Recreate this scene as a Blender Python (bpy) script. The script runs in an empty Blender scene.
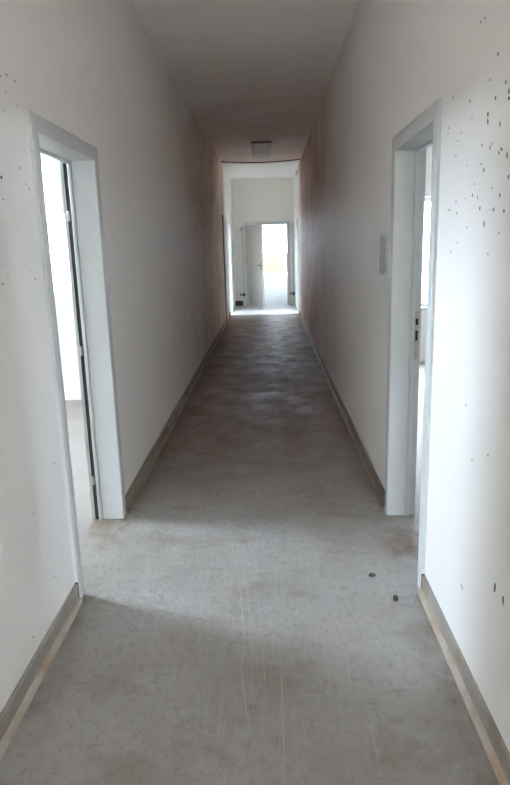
import bpy, bmesh, math, random
from mathutils import Vector, Matrix

random.seed(7)
SC = bpy.context.scene
COL = SC.collection

# ------------------------------------------------------------------ camera
F_PX = 628.5
PITCH, YAW, ROLL = 0.2302, -0.0272, -0.0284
EYE = Vector((0.0, 0.0, 1.55))
_f = Vector((math.sin(YAW) * math.cos(PITCH), math.cos(YAW) * math.cos(PITCH), -math.sin(PITCH)))
_r0 = Vector((math.cos(YAW), -math.sin(YAW), 0.0))
_d0 = _f.cross(_r0)
_r = _r0 * math.cos(ROLL) - _d0 * math.sin(ROLL)
_d = _r0 * math.sin(ROLL) + _d0 * math.cos(ROLL)
cam_data = bpy.data.cameras.new('camera')
cam_data.sensor_fit = 'VERTICAL'
cam_data.sensor_height = 24.0
cam_data.lens = F_PX / 785.0 * 24.0
cam_data.clip_start = 0.02
cam_data.clip_end = 300
cam = bpy.data.objects.new('camera', cam_data)
COL.objects.link(cam)
m = Matrix.Identity(4)
for i in range(3):
    m[i][0], m[i][1], m[i][2], m[i][3] = _r[i], -_d[i], -_f[i], EYE[i]
cam.matrix_world = m
SC.camera = cam


def pixel_hit(u, v, axis, value):
    """Direction of a pixel, followed to the plane (wall, floor, ceiling) the thing touches."""
    d = _f + _r * ((u - 255.0) / F_PX) + _d * ((v - 392.5) / F_PX)
    t = (value - EYE[axis]) / d[axis]
    return EYE + d * t


# ------------------------------------------------------------------ world, exposure
SKY = 61.0
world = bpy.data.worlds.new('overcast_sky')
SC.world = world
world.use_nodes = True
wn = world.node_tree.nodes
bg = wn['Background']
bg.inputs['Color'].default_value = (0.71, 0.84, 1.0, 1.0)
bg.inputs['Strength'].default_value = SKY

sun_data = bpy.data.lights.new('sun', 'SUN')
sun_data.energy = 28.0
sun_data.angle = math.radians(1.0)
sun_data.color = (1.0, .90, .78)
sun = bpy.data.objects.new('sun', sun_data)
sun.rotation_euler = Vector((1.0, 1.6, -.5)).to_track_quat('-Z', 'Y').to_euler()      # added low sun from behind left, aimed to brighten the left room
sun.location = (0, -20, 30)
COL.objects.link(sun)

SC.view_settings.view_transform = 'Standard'
SC.view_settings.look = 'None'
SC.view_settings.gamma = 1.0
SC.view_settings.use_curve_mapping = False
SC.view_settings.exposure = 0.93
SC.cycles.use_denoising = True
SC.cycles.max_bounces = 24
SC.cycles.diffuse_bounces = 16
SC.cycles.glossy_bounces = 6
SC.cycles.sample_clamp_indirect = 8.0

# ------------------------------------------------------------------ dimensions
XL = -0.904          # corridor face of the left wall
XR = 0.668           # corridor face of the right wall
THR = 0.135         # right corridor wall thickness
TH = 0.16            # corridor wall thickness
H = 3.185            # ceiling height
Y_REAR = -5.5
Y_END = 16.7         # corridor face of the end wall
Y_HALL0, Y_HALL1 = 16.9, 38.0
LX0, LX1 = -3.6, XL - TH       # left room
LY0, LY1 = 1.0, 6.45
RX0, RX1 = XR + THR, 4.9        # right room
RY0, RY1 = 1.2, 8.2
FL0, FL1 = 13.2, 16.7          # far rooms (both sides)
FLX, FRX = -4.6, 4.4
HX0, HX1 = -4.2, 4.2           # hall


# window light portals: they steer the sampling of the sky, they give no light themselves
def portal(name, loc, rot, sx, sy):
    d = bpy.data.lights.new(name, 'AREA')
    d.shape = 'RECTANGLE'
    d.size, d.size_y = sx, sy
    d.cycles.is_portal = True
    o = bpy.data.objects.new(name, d)
    o.location = loc
    o.rotation_euler = rot
    COL.objects.link(o)


# window openings: (y0, y1, z0, z1) or (x0, x1, z0, z1)
WIN_L = (3.38, 4.3, 1.8, 3.15)
WIN_R = (3.5, 4.05, 1.6, 2.3)
WIN_RB = (1.6, 2.8, 0.69, 2.08)
WIN_FL = (13.4, 14.7, 0.85, 2.75)
WIN_FR = (13.9, 15.0, 0.85, 2.75)
WIN_REAR_FILL = (-0.86, 0.62, 0.1, 1.28)  # added unseen window, kept low to send fill light to walls and ceiling
WIN_H = (18.0, 36.0, 1.5, 1.65)
WIN_HE = (-2.6, 2.6, 1.0, 2.8)
HP = math.pi / 2
for w in (WIN_L,):
    portal('sky_portal_left', (LX0 + .01, sum(w[:2]) / 2, sum(w[2:]) / 2), (HP, 0, -HP), w[1] - w[0], w[3] - w[2])
portal('sky_portal_right', (RX1 - .01, sum(WIN_R[:2]) / 2, sum(WIN_R[2:]) / 2), (HP, 0, HP), .55, .7)
portal('sky_portal_well', (sum(WIN_RB[:2]) / 2, RY1 - .01, sum(WIN_RB[2:]) / 2), (-HP, 0, 0), 1.2, 1.39)
portal('sky_portal_far_left', (FLX + .01, sum(WIN_FL[:2]) / 2, 1.8), (HP, 0, -HP), 1.3, 1.9)
portal('sky_portal_far_right', (FRX - .01, sum(WIN_FR[:2]) / 2, 1.8), (HP, 0, HP), 1.1, 1.9)
portal('sky_portal_rear', (-.12, Y_REAR + .01, .69), (HP, 0, 0), 1.48, 1.18)
portal('sky_portal_hall_left', (HX0 + .01, 27, 1.575), (HP, 0, -HP), 18, .15)
portal('sky_portal_hall_right', (HX1 - .01, 27, 1.575), (HP, 0, HP), 18, .15)
portal('sky_portal_hall_end', (0, Y_HALL1 - .01, 1.9), (-HP, 0, 0), 5.2, 1.8)


# ------------------------------------------------------------------ materials
def new_mat(name):
    mt = bpy.data.materials.new(name)
    mt.use_nodes = True
    nt = mt.node_tree
    return mt, nt, nt.nodes['Principled BSDF']


def nd(nt, kind, **props):
    n = nt.nodes.new(kind)
    for k, v in props.items():
        setattr(n, k, v)
    return n


def coords(nt, scale=(1, 1, 1), loc=(0, 0, 0)):
    g = nd(nt, 'ShaderNodeNewGeometry')
    mp = nd(nt, 'ShaderNodeMapping')
    mp.inputs['Scale'].default_value = scale
    mp.inputs['Location'].default_value = loc
    nt.links.new(g.outputs['Position'], mp.inputs['Vector'])
    return mp.outputs['Vector']


def noise(nt, vec, scale, detail=4.0, rough=0.55):
    n = nd(nt, 'ShaderNodeTexNoise')
    n.inputs['Scale'].default_value = scale
    n.inputs['Detail'].default_value = detail
    n.inputs['Roughness'].default_value = rough
    nt.links.new(vec, n.inputs['Vector'])
    return n.outputs['Fac']


def ramp(nt, fac, a, b, lo=0.0, hi=1.0):
    r = nd(nt, 'ShaderNodeMapRange')
    r.interpolation_type = 'SMOOTHSTEP'
    r.inputs['From Min'].default_value = a
    r.inputs['From Max'].default_value = b
    r.inputs['To Min'].default_value = lo
    r.inputs['To Max'].default_value = hi
    nt.links.new(fac, r.inputs['Value'])
    return r.outputs['Result']


def mix(nt, fac, a, b):
    x = nd(nt, 'ShaderNodeMix', data_type='RGBA')
    for sock, val in ((x.inputs[0], fac), (x.inputs[6], a), (x.inputs[7], b)):
        if isinstance(val, (tuple, list)):
            sock.default_value = (*val[:3], 1.0)
        elif isinstance(val, (int, float)):
            sock.default_value = val
        else:
            nt.links.new(val, sock)
    return x.outputs[2]


def mul(nt, a, b):
    x = nd(nt, 'ShaderNodeMath', operation='MULTIPLY')
    for s, v in ((x.inputs[0], a), (x.inputs[1], b)):
        if isinstance(v, (int, float)):
            s.default_value = v
        else:
            nt.links.new(v, s)
    return x.outputs[0]


def bump(nt, bsdf, height, strength, dist=0.01):
    b = nd(nt, 'ShaderNodeBump')
    b.inputs['Strength'].default_value = strength
    b.inputs['Distance'].default_value = dist
    nt.links.new(height, b.inputs['Height'])
    nt.links.new(b.outputs['Normal'], bsdf.inputs['Normal'])


def axis(nt, i):
    g = nd(nt, 'ShaderNodeNewGeometry')
    s = nd(nt, 'ShaderNodeSeparateXYZ')
    nt.links.new(g.outputs['Position'], s.inputs[0])
    return s.outputs[i]


def plaster(name, base, grime, far_tint=None, far_amt=0.0, rough=0.75, spec=.15):
    mt, nt, p = new_mat(name)
    v = coords(nt)
    blot = noise(nt, v, 1.3, 5)
    c = mix(nt, ramp(nt, blot, .42, .75, 0, .55), base, grime)
    fine = noise(nt, v, 38, 4, .7)
    c = mix(nt, ramp(nt, fine, .58, .8, 0, .25), c, grime)
    if far_tint:
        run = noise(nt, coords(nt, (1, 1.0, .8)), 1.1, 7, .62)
        where = ramp(nt, axis(nt, 1), 4.5, 11.0)  # browner with distance along the corridor, broken up by noise
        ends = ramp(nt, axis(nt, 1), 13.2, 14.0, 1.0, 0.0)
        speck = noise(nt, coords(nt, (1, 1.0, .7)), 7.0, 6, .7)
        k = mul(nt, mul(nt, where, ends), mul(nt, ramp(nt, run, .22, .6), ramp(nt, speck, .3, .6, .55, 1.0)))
        c = mix(nt, mul(nt, k, far_amt), c, far_tint)
    nt.links.new(c, p.inputs['Base Color'])
    p.inputs['Roughness'].default_value = rough
    p.inputs['Specular IOR Level'].default_value = spec
    bump(nt, p, noise(nt, v, 42, 6, .65), .3, .006)
    return mt


def simple(name, col, rough=.5, metal=0.0, var=None, vscale=12.0, spec=.5):
    mt, nt, p = new_mat(name)
    if var:
        c = mix(nt, ramp(nt, noise(nt, coords(nt), vscale, 5, .6), .4, .72), col, var)
        nt.links.new(c, p.inputs['Base Color'])
    else:
        p.inputs['Base Color'].default_value = (*col, 1)
    p.inputs['Roughness'].default_value = rough
    p.inputs['Metallic'].default_value = metal
    p.inputs['Specular IOR Level'].default_value = spec
    return mt


M = {}
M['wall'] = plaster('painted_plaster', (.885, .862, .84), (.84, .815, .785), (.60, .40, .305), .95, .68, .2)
M['end_wall'] = plaster('end_plaster', (.80, .765, .71), (.74, .70, .645))
M['ceiling'] = plaster('ceiling_plaster', (.92, .89, .86), (.87, .84, .80), (.62, .49, .41), .6)
M['room_wall'] = plaster('room_plaster', (.92, .915, .90), (.89, .88, .865))
M['frame'] = simple('grey_white_gloss_paint', (.57, .585, .58), .52, var=(.54, .55, .545), vscale=3)
M['leaf'] = simple('door_leaf_paint', (.62, .61, .585), .45, var=(.58, .57, .545), vscale=3)
M['gasket'] = simple('black_rubber', (.02, .02, .02), .6)
M['steel'] = simple('dull_steel', (.45, .44, .42), .4, .8)
M['slot'] = simple('dark_slot', (.015, .014, .013), .7)
M['skirting'] = simple('skirting_grey', (.33, .305, .27), .5, var=(.25, .20, .155), vscale=5)
M['foot'] = simple('skirting_foot', (.50, .46, .40), .6, var=(.33, .23, .145), vscale=3.5)
M['skirting_brown'] = simple('skirting_brown', (.25, .195, .15), .55, var=(.17, .12, .085), vscale=4)
M['foot_brown'] = simple('skirting_foot_brown', (.27, .19, .13), .65, var=(.18, .115, .07), vscale=4)
M['chip'] = simple('dark_plaster_chip', (.20, .185, .17), .9, var=(.11, .10, .09), vscale=40)
M['chip_pale'] = simple('pale_filler', (.97, .965, .95), .8)
M['scuff'] = simple('pale_scuff', (.44, .415, .38), .7, var=(.34, .315, .285), vscale=30)
M['debris'] = simple('debris_dark', (.035, .03, .026), .8, var=(.12, .1, .08), vscale=150)
M['lamp_body'] = simple('lamp_housing', (.20, .19, .18), .5)
M['lamp_white'] = simple('lamp_diffuser', (.9, .9, .9), .25, var=(.86, .86, .85), vscale=6)
M['plate'] = simple('plate_grey', (.40, .39, .375), .45)
M['plate_in'] = simple('plate_inner', (.48, .47, .455), .35)
M['cable'] = simple('dark_cable', (.10, .09, .085), .6)
M['trunk'] = simple('trunking_brown_grey', (.20, .17, .15), .55)
M['pipe'] = simple('pipe_paint', (.66, .63, .58), .4)
M['valve'] = simple('valve_dark', (.12, .11, .10), .5, .5)
M['dark_skirt'] = simple('dark_skirting', (.06, .045, .038), .6)
M['window'] = simple('window_frame_white', (.80, .80, .79), .35)
M['sill'] = simple('sill_grey', (.30, .31, .32), .4)
M['ply'] = simple('plywood', (.72, .50, .30), .6, var=(.62, .41, .23), vscale=4)
M['cabinet'] = simple('cabinet_grey', (.42, .42, .415), .4)
M['ground'] = simple('pale_bounce_ground', (.80, .76, .70), .9, var=(.72, .68, .62), vscale=1)  # unseen ground, set very pale to bounce sky light in through the windows

# glass
mt, nt, p = new_mat('window_glass')
nt.nodes.remove(p)
tr = nd(nt, 'ShaderNodeBsdfTransparent')
tr.inputs[0].default_value = (.93, .95, .95, 1)
gl = nd(nt, 'ShaderNodeBsdfGlossy')
gl.inputs['Roughness'].default_value = .03
mx = nd(nt, 'ShaderNodeMixShader')
mx.inputs[0].default_value = .06
nt.links.new(tr.outputs[0], mx.inputs[1])
nt.links.new(gl.outputs[0], mx.inputs[2])
nt.links.new(mx.outputs[0], nt.nodes['Material Output'].inputs[0])
M['glass'] = mt

# worn linoleum floor
mt, nt, p = new_mat('worn_linoleum')
v = coords(nt)
big = noise(nt, v, .9, 5, .6)
c = mix(nt, ramp(nt, big, .35, .7), (.375, .355, .34), (.285, .255, .228))
along = noise(nt, coords(nt, (14, .3, 1)), 3.0, 6, .7)
c = mix(nt, ramp(nt, along, .50, .72, 0, .4), c, (.38, .365, .345))
fine = noise(nt, coords(nt, (1, .6, 1)), 34, 6, .75)
c = mix(nt, ramp(nt, fine, .47, .68, 0, .4), c, (.185, .172, .152))
smear = noise(nt, coords(nt, (1.2, 2.6, 1)), 6.5, 7, .72)
c = mix(nt, ramp(nt, smear, .56, .72, 0, .5), c, (.145, .138, .13))
blot = noise(nt, coords(nt, (1, 1.3, 1), (3, 8, 0)), 2.6, 5, .6)
c = mix(nt, ramp(nt, blot, .52, .68, 0, .45), c, (.20, .162, .125))
# brown mottle over the floor between the near doors and the metal strip
mottle = noise(nt, coords(nt, (1, .7, 1)), 4.0, 7, .7)
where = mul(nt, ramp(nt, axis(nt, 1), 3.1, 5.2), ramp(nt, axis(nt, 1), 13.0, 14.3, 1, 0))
c = mix(nt, mul(nt, where, ramp(nt, mottle, .25, .62, .5, .95)), c, (.18, .10, .06))
# rusty dirt swept against the skirting
for sgn, edge in ((1, XR), (-1, XL)):
    near = ramp(nt, axis(nt, 0), edge - sgn * .17, edge)
    c = mix(nt, mul(nt, near, ramp(nt, noise(nt, coords(nt, (1, .8, 1), (5 * sgn, 0, 0)), 2.4, 6, .65), .42, .66, 0, .8)), c, (.16, .105, .062))
nt.links.new(c, p.inputs['Base Color'])
rgh = ramp(nt, noise(nt, v, 3.0, 5, .65), .3, .7, .5, .8)
nt.links.new(rgh, p.inputs['Roughness'])
p.inputs['Specular IOR Level'].default_value = .24
hgt = nd(nt, 'ShaderNodeMath', operation='ADD')
nt.links.new(mul(nt, noise(nt, coords(nt, (1, 1.0, 1)), 11, 7, .7), 1.0), hgt.inputs[0])
nt.links.new(mul(nt, fine, .25), hgt.inputs[1])
bump(nt, p, hgt.outputs[0], .75, .016)
M['floor'] = mt

mt, nt, p = new_mat('pale_far_floor')
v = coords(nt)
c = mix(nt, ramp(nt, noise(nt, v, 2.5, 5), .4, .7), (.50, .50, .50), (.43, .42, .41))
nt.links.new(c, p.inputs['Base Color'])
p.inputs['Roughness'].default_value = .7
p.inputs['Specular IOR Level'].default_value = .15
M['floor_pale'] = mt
M['floor_room'] = simple('pale_room_floor', (.27, .243, .232), .6, var=(.235, .21, .20), vscale=3)


# ------------------------------------------------------------------ mesh helpers
def box(bm, x0, x1, y0, y1, z0, z1):
    vs = [bm.verts.new((x, y, z)) for x in (x0, x1) for y in (y0, y1) for z in (z0, z1)]
    for f in ((0, 1, 3, 2), (4, 6, 7, 5), (0, 4, 5, 1), (2, 3, 7, 6), (0, 2, 6, 4), (1, 5, 7, 3)):
        bm.faces.new([vs[i] for i in f])


def lathe(bm, prof, n=20, axis_='z', origin=(0, 0, 0)):
    rings = []
    for r, h in prof:
        ring = []
        for i in range(n):
            a = 2 * math.pi * i / n
            q = (r * math.cos(a), r * math.sin(a), h)
            if axis_ == 'y':
                q = (q[0], q[2], q[1])
            elif axis_ == 'x':
                q = (q[2], q[0], q[1])
            ring.append(bm.verts.new((q[0] + origin[0], q[1] + origin[1], q[2] + origin[2])))
        rings.append(ring)
    for a, b in zip(rings, rings[1:]):
        for i in range(n):
            bm.faces.new((a[i], a[(i + 1) % n], b[(i + 1) % n], b[i]))
    bm.faces.new(rings[0][::-1])
    bm.faces.new(rings[-1])


def tube(bm, pts, r, n=10):
    rings = []
    for k, q in enumerate(pts):
        q = Vector(q)
        t = (Vector(pts[min(k + 1, len(pts) - 1)]) - Vector(pts[max(k - 1, 0)])).normalized()
        s = t.cross(Vector((0, 0, 1)) if abs(t.z) < .9 else Vector((1, 0, 0))).normalized()
        w = t.cross(s)
        rings.append([bm.verts.new(q + s * r * math.cos(2 * math.pi * i / n) + w * r * math.sin(2 * math.pi * i / n)) for i in range(n)])
    for a, b in zip(rings, rings[1:]):
        for i in range(n):
            bm.faces.new((a[i], a[(i + 1) % n], b[(i + 1) % n], b[i]))
    bm.faces.new(rings[0][::-1])
    bm.faces.new(rings[-1])


def obj(name, bm, mat, parent=None, bevel=0.0, smooth=False, segs=2):
    bmesh.ops.recalc_face_normals(bm, faces=bm.faces)
    me = bpy.data.meshes.new(name)
    bm.to_mesh(me)
    bm.free()
    me.materials.append(M[mat])
    if smooth:
        for f in me.polygons:
            f.use_smooth = True
        me.set_sharp_from_angle(angle=math.radians(40))
    o = bpy.data.objects.new(name, me)
    COL.objects.link(o)
    if bevel:
        b = o.modifiers.new('bevel', 'BEVEL')
        b.width = bevel
        b.segments = segs
        b.limit_method = 'ANGLE'
    if parent:
        o.parent = parent
        o.matrix_parent_inverse = parent.matrix_world.inverted()
    return o


def root(name, loc=(0, 0, 0)):
    o = bpy.data.objects.new(name, None)
    o.location = loc
    o.empty_display_size = .1
    COL.objects.link(o)
    o.matrix_world = Matrix.Translation(loc)
    return o


def tag(o, label, cat=None, group=None, kind=None):
    if label:
        o['label'] = label
    if cat:
        o['category'] = cat
    if group:
        o['group'] = group
    if kind:
        o['kind'] = kind
    return o


def struct(o, label=None, cat=None):
    return tag(o, label, cat, None, 'structure')


def boxes(name, lst, mat, **k):
    bm = bmesh.new()
    for b in lst:
        box(bm, *b)
    return obj(name, bm, mat, **k)


def wall_boxes(ax, p0, p1, s0, s1, z0, z1, holes):
    """Boxes of a wall whose thickness runs p0..p1 on axis ax (0 or 1); holes = (s0, s1, z0, z1)."""
    out = []

    def add(a, b, c, d):
        if b - a > 1e-4 and d - c > 1e-4:
            out.append((p0, p1, a, b, c, d) if ax == 0 else (a, b, p0, p1, c, d))
    cur = s0
    for (a, b, c, d) in sorted(holes):
        add(cur, a, z0, z1)
        add(a, b, z0, c)
        add(a, b, d, z1)
        cur = b
    add(cur, s1, z0, z1)
    return out


# ------------------------------------------------------------------ setting: walls, floor, ceiling
CAS, OVER = .07, .03           # casing width; how far the wall opening reaches behind the frame
D1 = (2.542, 3.496, 2.071)     # outer frame y0, y1, top
D2 = (2.574, 3.479, 2.071)
D3 = (14.28, 15.28, 2.10)
D4 = (14.28, 15.28, 2.10)


def hole(d):
    return (d[0] + CAS - OVER, d[1] - CAS + OVER, 0.0, d[2] - CAS + OVER)


def wall(name, ax, p0, p1, s0, s1, holes, mat, label, z1=H):
    return struct(boxes(name, wall_boxes(ax, p0, p1, s0, s1, 0.0, z1, holes), mat), label, 'wall')


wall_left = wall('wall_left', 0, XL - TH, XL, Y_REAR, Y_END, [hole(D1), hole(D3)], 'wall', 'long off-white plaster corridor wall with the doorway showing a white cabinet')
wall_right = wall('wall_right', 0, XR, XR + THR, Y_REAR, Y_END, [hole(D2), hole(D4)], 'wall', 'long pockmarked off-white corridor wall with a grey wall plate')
ED = (-0.60, 0.56, 2.13)       # end door outer frame x0, x1, top
wall('wall_end', 1, Y_END, Y_HALL0, -4.84, 4.64,
     [(ED[0] + CAS - OVER, ED[1] - CAS + OVER, 0, ED[2] - CAS + OVER)], 'end_wall', 'plaster wall closing the corridor around the open door')
wall('wall_rear', 1, Y_REAR - .2, Y_REAR, XL - TH, XR + THR, [WIN_REAR_FILL], 'wall', 'plaster wall at the near end of the corridor')
# left room
wall('wall_left_room_outer', 0, LX0 - .14, LX0, LY0 - .15, LY1 + .15, [WIN_L], 'room_wall', 'outer wall of the room with the cabinet')
wall('wall_left_room_far', 1, LY1, LY1 + .15, LX0, LX1, [], 'room_wall', 'bright white wall carrying the cabinet')
wall('wall_left_room_near', 1, LY0 - .15, LY0, LX0, LX1, [], 'room_wall', 'partition wall of the room with the cabinet')
# right room
wall('wall_right_room_outer', 0, RX1, RX1 + .3, RY0 - .15, RY1 + .25, [WIN_R], 'room_wall', 'outer wall of the room opposite the cabinet room')
wall('wall_right_room_far', 1, RY1, RY1 + .25, RX0, RX1, [WIN_RB], 'room_wall', 'white wall with a wide low window')
wall('wall_right_room_near', 1, RY0 - .15, RY0, RX0, RX1, [], 'room_wall', 'partition wall of the room opposite the cabinet room')
# far rooms
wall('wall_far_left_room_outer', 0, FLX - .24, FLX, FL0 - .15, FL1, [WIN_FL], 'room_wall', 'outer wall of a far side room')
wall('wall_far_left_room_near', 1, FL0 - .15, FL0, FLX, LX1, [], 'room_wall', 'partition wall of a far side room')
wall('wall_far_right_room_outer', 0, FRX, FRX + .24, FL0 - .15, FL1, [WIN_FR], 'room_wall', 'outer wall of a far side room')
wall('wall_far_right_room_near', 1, FL0 - .15, FL0, RX0, FRX, [], 'room_wall', 'partition wall of a far side room')
# hall
wall('wall_hall_left', 0, HX0 - .3, HX0, Y_HALL0, Y_HALL1 + .3, [WIN_H], 'room_wall', 'window wall of the bright hall')
wall('wall_hall_right', 0, HX1, HX1 + .3, Y_HALL0, Y_HALL1 + .3, [WIN_H], 'room_wall', 'window wall of the bright hall')
wall('wall_hall_end', 1, Y_HALL1, Y_HALL1 + .3, HX0, HX1, [WIN_HE], 'room_wall', 'white end wall of the bright hall')

Y_PALE = 14.42  # paler floor colour from here on through the hall
struct(boxes('floor', [
    (XL - TH, XR + THR, Y_REAR - .2, Y_PALE, -.15, 0),
        ], 'floor'),
    'scuffed grey-brown linoleum corridor floor', 'floor')
struct(boxes('floor_room', [(LX0 - .3, LX1, LY0 - .15, LY1 + .15, -.15, 0), (RX0, RX1 + .3, RY0 - .15, RY1 + .25, -.15, 0)], 'floor_room'), 'pale floor of the side rooms', 'floor')
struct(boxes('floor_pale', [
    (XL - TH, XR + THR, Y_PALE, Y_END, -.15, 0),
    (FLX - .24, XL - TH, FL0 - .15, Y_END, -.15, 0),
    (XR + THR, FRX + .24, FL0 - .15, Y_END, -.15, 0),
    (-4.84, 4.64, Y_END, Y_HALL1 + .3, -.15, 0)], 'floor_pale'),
    'pale floor beyond the metal strip', 'floor')
struct(boxes('ceiling', [
    (XL - TH, XR + THR, Y_REAR - .2, Y_END, H, H + .2)], 'ceiling'), 'off-white corridor ceiling', 'ceiling')
struct(boxes('ceiling_rooms', [
    (LX0 - .3, LX1, LY0 - .15, LY1 + .15, H, H + .2),
    (RX0, RX1 + .3, RY0 - .15, RY1 + .25, H, H + .2),
    (FLX - .24, LX1, FL0 - .15, Y_END, H, H + .2),
    (RX0, FRX + .24, FL0 - .15, Y_END, H, H + .2),
    (-4.84, 4.64, Y_END, Y_HALL1 + .3, H, H + .2)], 'room_wall'), 'white ceilings of the adjoining rooms', 'ceiling')
g = boxes('ground', [(-60, 60, -50, 90, -.4, -.3)], 'ground')
struct(g, 'ground outside the building', 'ground')


# ------------------------------------------------------------------ windows
def window(n, ax, depth, w, label, nm, sill_side=1, panes=True):
    """A casement window in the opening w of a wall with normal axis ax; depth = plane of the frame."""
    r = root('window_%d' % n)
    struct(r, label, 'window')
    a0, a1, z0, z1 = w

    def bx(lst, name, mat, parent, t=.03, bevel=0.0):
        bm = bmesh.new()
        for (p, q, c, d) in lst:
            if ax == 0:
                box(bm, depth - t, depth + t, p, q, c, d)
            else:
                box(bm, p, q, depth - t, depth + t, c, d)
        return obj(name, bm, mat, parent, bevel)
    fw = min(.06, (z1 - z0) * .2)
    f = bx([(a0, a0 + fw, z0, z1), (a1 - fw, a1, z0, z1), (a0 + fw, a1 - fw, z0, z0 + fw), (a0 + fw, a1 - fw, z1 - fw, z1)],
           'window_frame', 'window', r)
    step = (a1 - a0) / nm
    for i in range(1, nm):
        bx([(a0 + i * step - .035, a0 + i * step + .035, z0 + fw, z1 - fw)], 'mullion', 'window', r)
    for i in range(nm):
        p0 = a0 + i * step + (fw if i == 0 else .035)
        p1 = a0 + (i + 1) * step - (fw if i == nm - 1 else .035)
        bx([(p0, p1, z0 + fw, z1 - fw)], 'pane', 'glass', r, t=.004)
    t = .02
    bm = bmesh.new()
    q0, q1 = (depth, depth + sill_side * .22)
    q0, q1 = min(q0, q1), max(q0, q1)
    if ax == 0:
        box(bm, q0, q1, a0, a1, z0, z0 + t)
    else:
        box(bm, a0, a1, q0, q1, z0, z0 + t)
    obj('sill', bm, 'sill', r)
    return r


window(1, 0, LX0 - .07, WIN_L, 'white window lighting the room with the cabinet', 1, 1)
window(2, 0, RX1 + .15, WIN_R, 'white side window lighting the room opposite the cabinet', 1, -1)
window(3, 1, RY1 + .14, WIN_RB, 'wide bright window above a dark sill through the doorway', 2, -1)
window(4, 0, FLX - .12, WIN_FL, 'side room window far along the corridor', 2, 1)
window(5, 0, FRX + .12, WIN_FR, 'side room window far along the corridor', 2, -1)
window(6, 1, Y_REAR - .1, WIN_REAR_FILL, 'added low window behind the camera that fills the corridor with light', 2, 1)
window(7, 0, HX0 - .15, WIN_H, 'long window band of the bright hall', 10, 1)
window(8, 0, HX1 + .15, WIN_H, 'long window band of the bright hall', 10, -1)
window(9, 1, Y_HALL1 + .15, WIN_HE, 'overexposed window in the end wall of the hall', 3, -1)


# ------------------------------------------------------------------ door frames
def sweep_frame(bm, prof, place, a0, a1, zt):
    """prof: (depth d, outward e) closed polygon; place(d, s, z) -> xyz; clear opening a0..a1, head zt."""
    paths = []
    for d, e in prof:
        paths.append([bm.verts.new(place(d, s, z)) for s, z in ((a0 - e, 0.0), (a0 - e, zt + e), (a1 + e, zt + e), (a1 + e, 0.0))])
    n = len(prof)
    for i in range(n):
        p, q = paths[i], paths[(i + 1) % n]
        for k in range(3):
            bm.faces.new((p[k], q[k], q[k + 1], p[k + 1]))
    bm.faces.new([p[0] for p in paths])
    bm.faces.new([p[3] for p in paths][::-1])


def profile(th, rev):
    return [(0, CAS), (-.012, CAS), (-.016, CAS - .006), (-.016, .008), (-.013, .002), (-.006, 0), (rev, 0), (rev + .002, -.003),
            (rev + .002, -.012), (rev + .004, -.015), (rev + .018, -.015), (rev + .021, -.012), (rev + .021, .006), (th + .012, .006),
            (th + .012, CAS), (th, CAS), (th, OVER), (0, OVER)]


def door_frame(n, place, d, label, th, rev):
    r = root('door_%d' % n)
    struct(r, label, 'door')
    bm = bmesh.new()
    sweep_frame(bm, profile(th, rev), place, d[0] + CAS, d[1] - CAS, d[2] - CAS)
    obj('frame', bm, 'frame', r, smooth=True)
    return r


def pl_left(d, s, z):
    return (XL - d, s, z)


def pl_right(d, s, z):
    return (XR + d, s, z)


def pl_end(d, s, z):
    return (s, Y_END + d, z)


def pbox(place, name, mat, parent, d0, d1, s0, s1, z0, z1, bevel=0.0):
    a, b = place(d0, s0, z0), place(d1, s1, z1)
    return boxes(name, [(min(a[0], b[0]), max(a[0], b[0]), min(a[1], b[1]), max(a[1], b[1]), z0, z1)], mat, parent=parent, bevel=bevel)


# door 1: left, hinge side is the far jamb
d1 = door_frame(1, pl_left, D1, 'grey-white steel door frame around the doorway showing a white cabinet', TH, .108)
far = D1[1] - CAS
o = pbox(pl_left, 'gasket', 'gasket', d1, .131, .152, far - .004, far + .0055, .0, D1[2] - CAS - .01)
tag(o, 'black rubber seal down the jamb')
for hz in (1.70, .98, .22):
    bm = bmesh.new()
    lathe(bm, [(.004, 0), (.008, .004), (.008, .05), (.004, .054)], 12, 'z', (XL - .143, far - .011, hz))
    obj('hinge', bm, 'steel', d1, smooth=True)
# door 2: right, lock side is the far jamb
d2 = door_frame(2, pl_right, D2, 'grey-white steel door frame beside the grey wall plate', THR, .088)
far = D2[1] - CAS
st = pbox(pl_right, 'strike_plate', 'steel', d2, .113, .138, far + .002, far + .0065, .92, 1.18)
pbox(pl_right, 'slot', 'slot', st, .118, .132, far + .0012, far + .003, 1.02, 1.075)
pbox(pl_right, 'slot', 'slot', st, .118, .132, far + .0012, far + .003, 1.105, 1.14)
# far side doors
d3 = door_frame(3, pl_left, D3, 'steel door frame of the far side room nearer the heating pipe', TH, .108)
d4 = door_frame(4, pl_right, D4, 'steel door frame of the far side room below the small wall bell', THR, .088)
# end door with an open leaf
r = root('door_5')
struct(r, 'open pale grey door with a dark lever handle in the end wall', 'door')
bm = bmesh.new()
PROF2 = [(0, CAS), (-.014, CAS), (-.014, .004), (-.01, 0), (.05, 0), (.05, -.015), (.2 + .014, -.015), (.2 + .014, CAS), (.2, CAS), (.2, OVER), (0, OVER)]
sweep_frame(bm, PROF2, pl_end, ED[0] + CAS, ED[1] - CAS, ED[2] - CAS)
obj('frame', bm, 'frame', r, smooth=True)
LEAF_W, LEAF_T, LEAF_H = .99, .042, ED[2] - CAS - .022
leaf = boxes('leaf', [(.0, LEAF_W, -LEAF_T / 2, LEAF_T / 2, .012, LEAF_H)], 'leaf', bevel=.003)
leaf.parent = r
bm = bmesh.new()
yh = -LEAF_T / 2
lathe(bm, [(.011, 0), (.011, .045)], 12, 'y', (LEAF_W - .075, yh - .047, 1.06))
box(bm, LEAF_W - .20, LEAF_W - .062, yh - .062, yh - .042, 1.049, 1.071)
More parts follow.
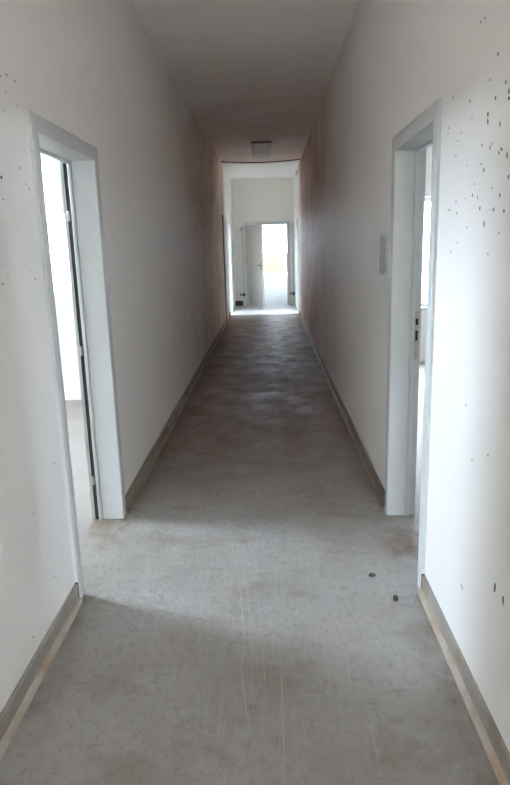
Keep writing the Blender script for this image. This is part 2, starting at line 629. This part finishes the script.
hd = obj('handle', bm, 'valve', leaf, .004)
bm = bmesh.new()
box(bm, LEAF_W - .098, LEAF_W - .052, yh - .008, yh, .93, 1.13)
obj('back_plate', bm, 'valve', leaf, .003)
leaf.location = (ED[0] + CAS + .02, Y_END - .02, 0)
leaf.rotation_euler = (0, 0, -math.radians(68))
for hz in (.25, 1.75):
    bm = bmesh.new()
    lathe(bm, [(.006, 0), (.010, .004), (.010, .09), (.006, .094)], 12, 'z', (ED[0] + CAS + .004, Y_END - .022, hz))
    obj('hinge', bm, 'steel', r, smooth=True)

# ------------------------------------------------------------------ skirting
BASE_PROF = [(0, 0), (.030, 0), (.030, .014), (.024, .021), (.012, .026), (0, .026)]
BOARD_PROF = [(0, .026), (.012, .026), (.012, .086), (.007, .092), (0, .092)]


def skirt(name, x, sgn, y0, y1, label, suffix=''):  # last argument picks the browner materials used beyond the near doors
    objs = []
    for nm, prof, mat in ((name, BOARD_PROF, 'skirting' + suffix), ('foot_strip', BASE_PROF, 'foot' + suffix)):
        bm = bmesh.new()
        a = [bm.verts.new((x + sgn * p, y0, z)) for p, z in prof]
        b = [bm.verts.new((x + sgn * p, y1, z)) for p, z in prof]
        n = len(prof)
        for i in range(n):
            bm.faces.new((a[i], a[(i + 1) % n], b[(i + 1) % n], b[i]))
        bm.faces.new(a[::-1])
        bm.faces.new(b)
        objs.append(obj(nm, bm, mat, objs[0] if objs else None))
    struct(objs[0], label, 'skirting')
    return objs[0]


GAP = .006
k = skirt('baseboard_left', XL, 1, Y_REAR, D1[0] - GAP, 'grey skirting board before the doorway showing a white cabinet')
boxes('end_cap', [(XL, XL + .014, D1[0] - GAP, D1[0] - .0005, .004, .094)], 'slot', parent=k)
skirt('baseboard_left', XL, 1, D1[1] + .001, 12.83, 'brown skirting board between the cabinet-room doorway and the trunking', '_brown')
skirt('baseboard_left', XL, 1, 12.875, D3[0] - .001, 'brown skirting board between the trunking and the far doorway', '_brown')
k = skirt('baseboard_right', XR, -1, Y_REAR, D2[0] - GAP, 'grey skirting board below the pockmarked wall')
boxes('end_cap', [(XR - .014, XR, D2[0] - GAP, D2[0] - .0005, .004, .094)], 'slot', parent=k)
skirt('baseboard_right', XR, -1, D2[1] + .001, D4[0] - .001, 'brown skirting board running on below the grey wall plate', '_brown')
struct(boxes('baseboard_end', [(XL, -.70, Y_END - .015, Y_END, 0, .13)], 'dark_skirt', bevel=.003), 'dark skirting board behind the heating pipe', 'skirting')
struct(boxes('trim_1', [(XL + .001, XR - .001, Y_PALE - .03, Y_PALE + .03, 0, .006)], 'steel', bevel=.002), 'metal threshold strip across the corridor floor', 'threshold')


# ------------------------------------------------------------------ marks on walls and floor (flat, own shape)
def marks(name, parent, ax, val, toward, spots, mat, label=None, thick=.0006):
    bm = bmesh.new()
    for (u, v, w, h) in spots:
        p = pixel_hit(u, v, ax, val)
        n = 9
        ang = random.uniform(-.5, .5)
        ring = []
        for i in range(n):
            a = 2 * math.pi * i / n
            k = random.uniform(.6, 1.15)
            s, t = .5 * w * k * math.cos(a), .5 * h * k * math.sin(a)
            s, t = s * math.cos(ang) - t * math.sin(ang), s * math.sin(ang) + t * math.cos(ang)
            ring.append((p.y + s, p.z + t))
        top = [bm.verts.new((val + toward * thick, y, z)) for y, z in ring]
        bot = [bm.verts.new((val, y, z)) for y, z in ring]
        bm.faces.new(top)
        for i in range(n):
            bm.faces.new((top[i], top[(i + 1) % n], bot[(i + 1) % n], bot[i]))
    o = obj(name, bm, mat, parent)
    o['kind'] = 'stuff'
    if label:
        o['label'] = label
    return o


def sp(lst, k=1.0):
    return [(u, v, w * .001 * k, h * .001 * k) for (u, v, w, h) in lst]


right_dark = [(498, 54, 16, 10), (495.5, 98, 13, 11), (509, 91, 16, 14), (509, 98, 15, 12), (470, 101, 11, 9), (453, 97, 8, 9), (488, 114, 14, 13),
              (488, 122, 11, 18), (500, 124, 9, 18), (485, 18, 9, 8), (481, 22, 9, 10), (449, 128, 6, 12), (461.5, 133, 7, 9), (482, 145, 9, 9),
              (490, 148, 8, 12), (492, 144, 7, 8), (501.5, 149, 17, 9), (499, 153, 11, 8), (507, 155, 9, 18), (481.5, 164, 12, 6), (484, 170, 12, 11),
              (508.5, 177, 13, 10), (500, 195, 8, 12), (472.5, 195.5, 9, 10), (477.5, 197.5, 7, 8), (465, 198, 6, 6), (456, 202, 6, 12), (449.5, 210, 11, 9),
              (457, 213.5, 10, 7), (480, 208, 13, 12), (493.5, 209.5, 12, 11), (504, 211, 12, 12), (484, 223, 12, 13), (484, 226, 7, 8), (467, 227, 6, 8),
              (499, 233, 6, 8), (457.5, 242.5, 8, 8), (451, 252, 12, 5), (488, 254, 6, 7), (458, 141, 6, 7), (456, 156, 6, 9), (467, 165, 8, 4),
              (472, 118, 6, 8), (448, 133, 5, 12), (490, 80, 8, 8), (506, 82, 9, 10), (475, 184, 6, 7), (492, 188, 6, 6),
              (466, 405, 14, 6), (472, 460, 9, 7), (495, 587, 16, 36), (503, 600, 14, 30), (462, 587, 22, 7), (488, 455, 7, 10)]
marks('plaster_pockmarks', wall_right, 0, XR, -1, sp(right_dark, 1.15), 'chip', 'dark pockmarks where the plaster is chipped')
left_dark = [(0.8, 76, 7, 12), (6.5, 75, 10, 9), (6, 92.5, 9, 10), (15, 81, 7, 9), (24, 151, 7, 7), (20, 168, 9, 9), (1.5, 177.5, 20, 12), (26, 184, 7, 11),
             (29, 189, 9, 12), (3, 284, 14, 6), (35, 279, 10, 5), (3, 199, 8, 8), (17, 105, 6, 6), (4, 111, 8, 6), (30, 270, 7, 5), (8, 275, 9, 4), (54, 463, 9, 7),
             (34, 514, 9, 6), (33, 637, 12, 6), (54, 577, 8, 6)]
marks('plaster_pockmarks', wall_left, 0, XL, 1, sp(left_dark, 1.15), 'chip', 'dark pockmarks where the plaster is chipped')
left_pale = [(166, 195, 45, 40), (163, 205, 40, 30), (168, 205, 50, 35), (173.5, 203.5, 60, 35), (175, 209, 50, 70), (179, 222, 50, 35), (199, 226, 90, 40),
             (184, 278, 60, 60), (172, 281, 40, 35), (190, 240, 50, 30), (203, 250, 80, 50)]
marks('filler_spots', wall_left, 0, XL, 1, sp(left_pale, 1.0), 'chip_pale', 'pale filler spots on the plaster')
right_pale = [(335, 131, 110, 75), (316, 230, 60, 60), (319, 263, 60, 50), (320, 275, 70, 60), (324, 212, 50, 40)]
marks('filler_spots', wall_right, 0, XR, -1, sp(right_pale, .8), 'chip_pale', 'pale filler spots on the plaster')
marks('plaster_pockmarks', wall_right, 0, XR, -1, sp([(357, 138, 30, 24), (346, 193, 30, 26), (345, 147, 20, 16), (386, 172, 13, 10)], .8), 'chip')


def scratches(lst):
    fl = bpy.data.objects['floor']
    bm = bmesh.new()
    for pts, w in lst:
        P = [pixel_hit(u, v, 2, 0.0) for u, v in pts]
        # finer, with a small wobble
        Q = []
        for a, b in zip(P, P[1:]):
            for t in range(6):
                q = a.lerp(b, t / 6)
                q.x += random.uniform(-.0012, .0012)
                Q.append(q)
        Q.append(P[-1])
        L = []
        n = len(Q)
        for i, q in enumerate(Q):
            ww = w * .5 * (math.sin(math.pi * (i + .4) / (n - .2)) ** .6) * random.uniform(.45, 1.1)
            t = (Q[min(i + 1, n - 1)] - Q[max(i - 1, 0)]).normalized()
            s = Vector((t.y, -t.x, 0))
            L.append((bm.verts.new((q + s * ww).to_tuple()[:2] + (.0005,)), bm.verts.new((q - s * ww).to_tuple()[:2] + (.0005,))))
        for a, b in zip(L, L[1:]):
            bm.faces.new((a[0], a[1], b[1], b[0]))
    o = obj('scuff_lines', bm, 'scuff', fl)
    o['kind'] = 'stuff'
    o['label'] = 'long pale scratches along the floor'


scratches([([(222, 490), (231, 540), (240, 590), (245, 640), (241, 670), (247, 715), (256, 757)], .0042),
           ([(236, 545), (247, 590), (252, 650), (252, 700), (258, 740)], .002),
           ([(275, 500), (276, 600), (270, 690)], .0022),
           ([(281, 660), (283, 720), (284, 785)], .0034),
           ([(310, 610), (346, 650), (351, 690), (349, 715)], .003),
           ([(369, 712), (374, 740), (379, 763)], .0034),
           ([(300, 565), (296, 620), (300, 640)], .0018), ([(303, 720), (307, 750)], .0024), ([(226, 715), (222, 745)], .002),
           ([(200, 690), (196, 730), (198, 760)], .0016), ([(330, 600), (345, 640)], .0016), ([(262, 640), (266, 700)], .0018),
           ([(290, 500), (300, 560)], .0016), ([(196, 708), (200, 716)], .006),
           ([(341, 590), (352, 612), (358, 622)], .003), ([(232, 530), (250, 600), (256, 660)], .0016)]
          + [([(u + du * k / 3 + random.uniform(-2, 2), v0 + dv * k / 3) for k in range(4)], random.uniform(.0006, .0014))
             for u, v0, du, dv in [(random.gauss(275, 60), random.uniform(500, 690), random.uniform(-8, 14), random.uniform(30, 120)) for _ in range(46)]])

# ------------------------------------------------------------------ things
# ceiling box lamp
LX, LY = -.078, 11.0
r = root('ceiling_lamp', (LX, LY, H))
tag(r, 'square white box lamp on the corridor ceiling, unlit', 'lamp')
boxes('mounting_base', [(LX - .165, LX + .165, LY - .165, LY + .165, H - .022, H)], 'lamp_body', parent=r, bevel=.004)
boxes('diffuser', [(LX - .155, LX + .155, LY - .155, LY + .155, H - .215, H - .022)], 'lamp_white', parent=r, bevel=.016, segs=3)
boxes('rim', [(LX - .161, LX + .161, LY - .161, LY + .161, H - .03, H - .0221)], 'lamp_body', parent=r, bevel=.002)

# cable across the ceiling
bm = bmesh.new()
pts = [(XL + (XR - XL) * t, 13.13, H - .012 - .035 * math.sin(math.pi * t)) for t in [i / 16 for i in range(17)]]
tube(bm, pts, .011, 8)
tag(obj('ceiling_cable', bm, 'cable', smooth=True), 'thin dark cable sagging from wall to wall under the ceiling', 'cable')

# vertical trunking on the left wall
tr = root('cable_trunking', (XL, 12.85, 0))
tag(tr, 'narrow dark vertical cable trunking on the plaster wall', 'trunking')
boxes('channel', [(XL, XL + .03, 12.835, 12.87, 0, 2.14)], 'trunk', parent=tr, bevel=.003)
boxes('cap', [(XL, XL + .034, 12.832, 12.873, 2.14, 2.15)], 'trunk', parent=tr, bevel=.002)

# grey wall plate
a = pixel_hit(387.6, 254, 0, XR).y
b = pixel_hit(382.2, 254, 0, XR).y
za, zb = pixel_hit(385, 275, 0, XR).z, pixel_hit(385, 233, 0, XR).z
r = root('wall_plate', (XR, (a + b) / 2, za))
tag(r, 'narrow grey wall plate beside the steel door frame', 'wall plate')
boxes('frame', [(XR - .014, XR, a, b, za, za + .012), (XR - .014, XR, a, b, zb - .012, zb),
                (XR - .014, XR, a, a + .012, za + .012, zb - .012), (XR - .014, XR, b - .012, b, za + .012, zb - .012)], 'plate', parent=r)
boxes('panel', [(XR - .008, XR, a + .012, b - .012, za + .012, zb - .012)], 'plate_in', parent=r)
for z in (za + .03, zb - .03):
    bm = bmesh.new()
    lathe(bm, [(.005, 0), (.005, -.002), (.003, -.003)], 10, 'x', (XR - .008, (a + b) / 2, z))
    obj('screw', bm, 'steel', r, smooth=True)

# small wall bell
p = pixel_hit(298, 173, 0, XR)
r = root('wall_bell', (XR, p.y, p.z))
tag(r, 'small round bell high on the wall near the ceiling', 'bell')
bm = bmesh.new()
lathe(bm, [(.05, 0), (.05, -.012)], 20, 'x', (XR, p.y, p.z))
obj('base', bm, 'plate', r, smooth=True)
bm = bmesh.new()
lathe(bm, [(.044, -.012), (.042, -.03), (.03, -.045), (.012, -.052)], 20, 'x', (XR, p.y, p.z))
obj('gong', bm, 'plate_in', r, smooth=True)


# heating pipes on the end wall
def heating_pipe(x, top, label, r0=.017):
    y = Y_END - .06
    r = root('heating_pipe', (x, y, 0))
    tag(r, label, 'pipe')
    bm = bmesh.new()
    tube(bm, [(x, y, 0), (x, y, .5), (x, y, top - .06), (x, y + .004, top - .03), (x, y + .02, top - .008), (x, y + .06, top)], r0, 12)
    obj('riser', bm, 'pipe', r, smooth=True)
    bm = bmesh.new()
    lathe(bm, [(.055, 0), (.055, -.008), (.03, -.02)], 18, 'y', (x, Y_END, top))
    obj('wall_collar', bm, 'pipe', r, smooth=True)
    v = None
    bm = bmesh.new()
    lathe(bm, [(.022, .25), (.032, .26), (.034, .32), (.022, .335)], 14, 'z', (x, y, 0))
    v = obj('valve', bm, 'valve', r, smooth=True)
    bm = bmesh.new()
    lathe(bm, [(.012, -.02), (.012, -.07), (.034, -.072), (.036, -.095), (.02, -.1)], 14, 'x', (x, y, .29))
    obj('valve_wheel', bm, 'valve', v, smooth=True)
    bm = bmesh.new()
    lathe(bm, [(.034, 0), (.034, .012), (.02, .02)], 16, 'z', (x, y, 0))
    obj('floor_collar', bm, 'pipe', r, smooth=True)


heating_pipe(-.665, 1.97, 'pale vertical heating pipe between the dark skirting and the open door')
heating_pipe(.632, 2.02, 'pale vertical heating pipe between the end doorway and the long pockmarked wall')

# debris on the floor
def lump(u, v, sx, sy, sz, rz, label):
    p = pixel_hit(u, v, 2, 0)
    bm = bmesh.new()
    bmesh.ops.create_icosphere(bm, subdivisions=3, radius=1)
    rnd = random.Random(int(u))
    offs = [(Vector((rnd.uniform(-1, 1), rnd.uniform(-1, 1), rnd.uniform(-1, 1))).normalized(), rnd.uniform(-.25, .3)) for _ in range(9)]
    for vtx in bm.verts:
        n = vtx.co.normalized()
        k = 1 + sum(w * max(0, n.dot(d)) ** 4 for d, w in offs)
        vtx.co = Vector((n.x * sx * k, n.y * sy * k, max(-.72, n.z * k) * sz))
    low = min(vt.co.z for vt in bm.verts)
    for vtx in bm.verts:
        vtx.co.z -= low
    o = obj('debris_lump', bm, 'debris', smooth=True)
    o.location = (p.x, p.y, 0)
    o.rotation_euler = (0, 0, rz)
    tag(o, label, 'debris', 'dark lumps of debris on the floor')


lump(372, 576, .017, .010, .0085, -.25, 'small flat elongated dark lump lying on the floor')
lump(395.5, 600, .0115, .0115, .014, .3, 'small upright dark brown lump lying on the floor')

# wall cabinet in the left room
x0 = pixel_hit(54.5, 185, 1, LY1 - .28).x
zb, zt = pixel_hit(60, 213, 1, LY1 - .28).z, pixel_hit(60, 150, 1, LY1 - .28).z + .12
r = root('wall_cabinet', (x0 + .4, LY1, zb))
tag(r, 'plain grey-white wall cabinet hanging in the bright side room', 'cabinet')
boxes('body', [(x0, x0 + .8, LY1 - .28, LY1, zb, zt)], 'cabinet', parent=r, bevel=.003)
for i in range(2):
    c0 = x0 + .006 + i * .397
    dr = boxes('cabinet_door', [(c0, c0 + .391, LY1 - .298, LY1 - .28, zb + .006, zt - .006)], 'cabinet', parent=r, bevel=.002)
    hx = c0 + (.33 if i == 0 else .06)
    boxes('handle', [(hx - .006, hx + .006, LY1 - .318, LY1 - .298, zb + .04, zb + .14)], 'steel', parent=dr, bevel=.003)

# plywood board leaning at the end of the hall
x0 = pixel_hit(258, 262, 1, Y_HALL1 - .2).x
x1 = pixel_hit(281, 262, 1, Y_HALL1 - .2).x
zt = pixel_hit(270, 256, 1, Y_HALL1 - .2).z
bd = root('plywood_crate', ((x0 + x1) / 2, Y_HALL1 - .35, 0))
tag(bd, 'tan plywood crate standing in the bright hall', 'crate')
ya, yb = Y_HALL1 - .7, Y_HALL1 - .1
nb = 4
for i in range(nb):
    z0 = .02 + (zt - .02) * i / nb
    boxes('board', [(x0, x1, ya, ya + .02, z0, z0 + (zt - .02) / nb - .012)], 'ply', parent=bd)
boxes('core', [(x0 + .01, x1 - .01, ya + .02, yb, 0, zt - .02)], 'ply', parent=bd)
for xx in (x0, x1 - .07):
    boxes('corner_post', [(xx, xx + .07, ya - .02, ya, 0, zt)], 'ply', parent=bd)
